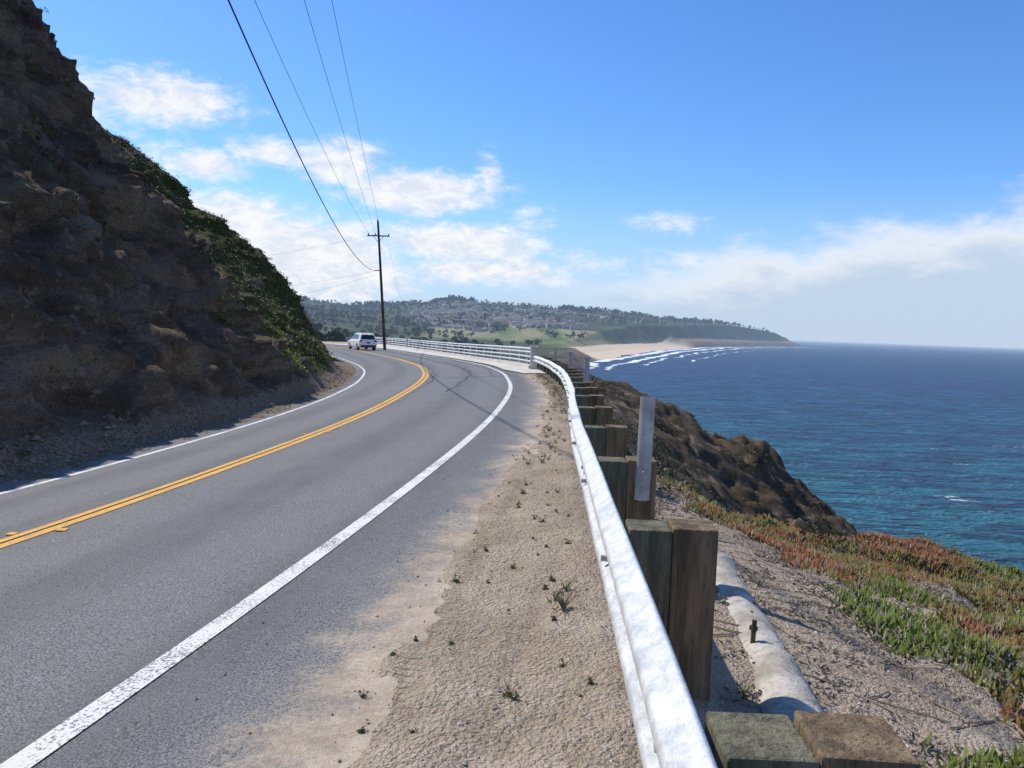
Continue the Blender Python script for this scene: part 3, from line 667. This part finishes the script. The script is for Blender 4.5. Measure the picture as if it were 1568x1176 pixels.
def wire(mb,A,mid,near,r,yend=-12):
    ysw=np.array([A[1],mid[1],near[1]]); cz=np.polyfit(ysw,[A[2],mid[2],near[2]],2); cx=np.polyfit([A[1],near[1]],[A[0],near[0]],1)
    y=np.linspace(yend,A[1],60); mb.tube(np.stack([np.polyval(cx,y),y,np.polyval(cz,y)],1),r,5)
mb=MB()
def dirpt(rx,rz,y): return (rx*y,y,EYE+rz*y)
wire(mb,(xc2-.5,85,zc2),dirpt(-.276,.212,31.5),dirpt(-.374,.402,20),.024)
wire(mb,(xc-1.1,85,zc+.28),dirpt(-.262,.225,44),dirpt(-.342,.405,26),.010)
wire(mb,(xc-.35,85,zc+.28),dirpt(-.228,.232,45),dirpt(-.279,.407,27),.010)
wire(mb,(tx_,85,tz_+.22),dirpt(-.208,.25,46),dirpt(-.244,.407,28.5),.010)
for z0,dz in((zc+.2,-.5),(zc2,-.8),(zc2-.4,-1.6)):
    t=np.linspace(0,1,20); mb.tube(np.stack([xc-t*70,85+t*70,z0+dz*4*t*(1-t)*2-t*2.],1),.009,5)
mb.tube([(xc+.9,85,zc+.1),(-14.3,95,EYE+4),(-13.2,110,EYE-1)],.008,5)
mb.obj('overhead_wires',[WIRE])
# ------------------------------------------------------------------ car
def car():
    e=empty('car'); W=.92
    b=NB('white_car_paint'); PAINT=b.out(b.bsdf((.78,.78,.78),.25,0,None,.5))
    b=NB('car_glass'); GL=b.out(b.bsdf((.02,.024,.028),.08,0,None,.6))
    b=NB('car_rubber'); RB=b.out(b.bsdf((.02,.02,.02),.8))
    b=NB('car_tail_lamp'); TL=b.out(b.bsdf((.45,.02,.02),.3))
    lo=[(0.0,.42,.95,.84),(.08,.30,1.02,.90),(.6,.26,1.05,W),(1.6,.24,1.03,W),(2.9,.24,1.00,W),(3.6,.26,.96,W),(4.3,.28,.84,.88),(4.58,.36,.70,.74)]
    m=MB();V=[]
    for y,z0,z1,w in lo:
        V+=[(-w*.94,y,z0),(-w,y,z0+.2),(-w,y,z1-.12),(-w*.93,y,z1),(w*.93,y,z1),(w,y,z1-.12),(w,y,z0+.2),(w*.94,y,z0)]
    F=[(i*8+j,i*8+(j+1)%8,(i+1)*8+(j+1)%8,(i+1)*8+j) for i in range(len(lo)-1) for j in range(8)]+[tuple(range(8))[::-1],tuple(56+j for j in range(8))]
    m.add(V,F); 
    cb=[(.05,1.0,1.0,.80,.80),(.30,1.0,1.55,.86,.66),(.7,1.02,1.66,.87,.68),(1.7,1.02,1.68,.87,.69),(2.5,1.0,1.60,.86,.66),(3.35,.96,1.0,.82,.80)]
    V=[]
    for y,z0,z1,w0,w1 in cb: V+=[(-w0,y,z0),(-w1,y,z1),(w1,y,z1),(w0,y,z0)]
    F=[(i*4+j,i*4+(j+1)%4,(i+1)*4+(j+1)%4,(i+1)*4+j) for i in range(5) for j in range(4)]+[(3,2,1,0),(20,21,22,23)]
    m.add(V,F); m.box(0,.22,1.62,1.2,.3,.05); m.obj('body',[PAINT],e,bevel=.03)
    g=MB()
    g.add([(-.70,.07,1.08),(.70,.07,1.08),(.58,.25,1.5),(-.58,.25,1.5)],[(0,1,2,3)])
    for s in(-1,1):
        g.add([(s*.885,.62,1.1),(s*.885,1.55,1.1),(s*.735,1.55,1.56),(s*.755,.72,1.52)],[(0,1,2,3)])
        g.add([(s*.885,1.63,1.1),(s*.88,2.95,1.08),(s*.75,2.45,1.53),(s*.735,1.63,1.56)],[(0,1,2,3)])
    g.obj('windows',[GL],e)
    w=MB()
    for y in(.85,3.6):
        for s in(-1,1):
            w.tube([(s*.72,y,.34),(s*.935,y,.34)],.34,20,0); w.tube([(s*.93,y,.34),(s*.945,y,.34)],.2,10,1)
    w.obj('wheels',[RB,GALVD],e)
    t=MB()
    for s in(-1,1): t.box(s*.72,.02,.92,.26,.08,.16)
    t.obj('tail_lamps',[TL],e,bevel=.02)
    d=MB(); d.box(0,.0,.42,1.5,.1,.16); d.box(0,-.005,.75,.34,.06,.14,0); d.obj('bumper_and_plate',[RB],e,bevel=.01)
    y=82; x=(float(XR(y))+float(XY(y)))/2-.9; e.location=(x,y,float(surf(x,y))+.02); e.rotation_euler=(0,0,math.radians(27)); e.scale=(1.08,1.08,1.08)
car()
# ------------------------------------------------------------------ light
Sdir=Vector((-.56,.36,.76)).normalized()
el=math.asin(Sdir.z); az=math.atan2(Sdir.x,Sdir.y)
L=bpy.data.lights.new('sun','SUN'); L.energy=4.6; L.angle=math.radians(.5); L.color=(1,.945,.85)
o=bpy.data.objects.new('sun',L); link(o); o.rotation_euler=Sdir.to_track_quat('Z','Y').to_euler()
w=NB('World',True); scene.world=w.m
G=w.node('ShaderNodeTexCoord').outputs['Generated']
sky=w.node('ShaderNodeTexSky'); sky.sky_type='NISHITA'; sky.sun_disc=False; sky.sun_elevation=el; sky.sun_rotation=az%(2*math.pi); sky.air_density=1.0; sky.dust_density=.3; sky.ozone_density=2.5
hs=w.node('ShaderNodeHueSaturation'); hs.inputs['Saturation'].default_value=1.15; w.put(hs.inputs['Color'],sky.outputs[0])
s=w.sep(G); A=w.M('ARCTAN2',s[0],s[1]); hyp=w.M('SQRT',w.M('ADD',w.M('MULTIPLY',s[0],s[0]),w.M('MULTIPLY',s[1],s[1]))); E=w.M('DIVIDE',s[2],w.M('MAXIMUM',hyp,.02))
cv=w.node('ShaderNodeCombineXYZ'); w.put(cv.inputs[0],A); w.put(cv.inputs[1],w.M('MULTIPLY',E,2.0)); cvo=cv.outputs[0]
n1=w.noise(cvo,8,4,.66,.3); n2=w.noise(cvo,2.6,3,.6); n3=w.noise(cvo,26,4,.7,.4)
blobs=[(-.456,.279,.075,.026,1.25),(-.58,.27,.03,.03,1.0),(-.415,.199,.055,.022,1.0),(-.31,.214,.06,.018,1.0),(-.23,.20,.05,.028,1.0),(-.13,.172,.085,.022,1.25),(-.04,.19,.018,.03,.8),
 (-.38,.12,.07,.035,1.35),(-.28,.085,.12,.045,1.35),(-.08,.108,.10,.022,1.3),(-.05,.075,.12,.018,1.0),(.207,.145,.06,.015,.55),(.02,.14,.05,.02,.6),(-.8,.25,.2,.06,.8),(.12,.09,.10,.02,.7)]
tot=None
for r,e,sx,sy,am in blobs:
    a0_=math.atan(r); e0=e*math.cos(a0_)
    dx_=w.M('MULTIPLY',w.M('SUBTRACT',A,a0_),1/sx); dy_=w.M('MULTIPLY',w.M('SUBTRACT',E,e0),1/sy)
    g=w.M('MULTIPLY',w.M('EXPONENT',w.M('MULTIPLY',w.M('ADD',w.M('MULTIPLY',dx_,dx_),w.M('MULTIPLY',dy_,dy_)),-.6)),am)
    tot=g if tot is None else w.M('MAXIMUM',tot,g)
nn=w.M('ADD',w.M('MULTIPLY_ADD',n1,1.9,-.95),w.M('MULTIPLY_ADD',n3,.9,-.45))
cl=w.mr(w.M('ADD',tot,nn),.20,1.05); cl=w.M('MULTIPLY',cl,w.mr(tot,.05,.45))
top=w.M('ADD',w.M('MULTIPLY_ADD',w.M('MAXIMUM',w.M('SUBTRACT',A,.12),0.),.17,.080),w.M('ADD',w.M('MULTIPLY_ADD',n1,.11,-.055),w.M('MULTIPLY_ADD',n3,.03,-.015)))
fog=w.mr(w.M('SUBTRACT',top,E),-.018,.035); fog=w.M('MULTIPLY',fog,w.mr(A,-.05,.30)); fog=w.M('MULTIPLY',fog,.92)
hz=w.mr(E,.20,.0,0,.8)
skyc=w.mix(1.0,hs.outputs[0],(1.05,1.36,1.80),'MULTIPLY')
c=w.mix(hz,skyc,(4.8,6.3,8.7))
c=w.mix(w.M('MULTIPLY',cl,.95),c,w.mix(w.mr(n3,.35,.65),(7.6,8.1,9.0),(9.8,9.85,10.)))
c=w.mix(fog,c,w.mix(w.mr(w.M('SUBTRACT',top,E),.01,.07),(9.0,9.2,9.6),(5.5,6.6,8.2)))
bg=w.node('ShaderNodeBackground'); w.put(bg.inputs[0],c); bg.inputs[1].default_value=.1
wo=w.node('ShaderNodeOutputWorld'); w.put(wo.inputs[0],bg.outputs[0])
# ------------------------------------------------------------------ camera
cam=bpy.data.cameras.new('camera'); co=bpy.data.objects.new('camera',cam); link(co); scene.camera=co
cam.sensor_width=36; cam.lens=36*1178/1568; cam.clip_end=200000; cam.clip_start=.05
p=math.radians(4.006); ro=math.radians(2.0)
fw=Vector((0,math.cos(p),-math.sin(p)));up=Vector((0,math.sin(p),math.cos(p)));rt=Vector((1,0,0))
R_=rt*math.cos(ro)+up*math.sin(ro);U_=up*math.cos(ro)-rt*math.sin(ro)
M=Matrix((( R_.x,U_.x,-fw.x,0),(R_.y,U_.y,-fw.y,0),(R_.z,U_.z,-fw.z,EYE),(0,0,0,1))); co.matrix_world=M
scene.view_settings.view_transform='Standard'; scene.view_settings.look='None'; scene.view_settings.exposure=0
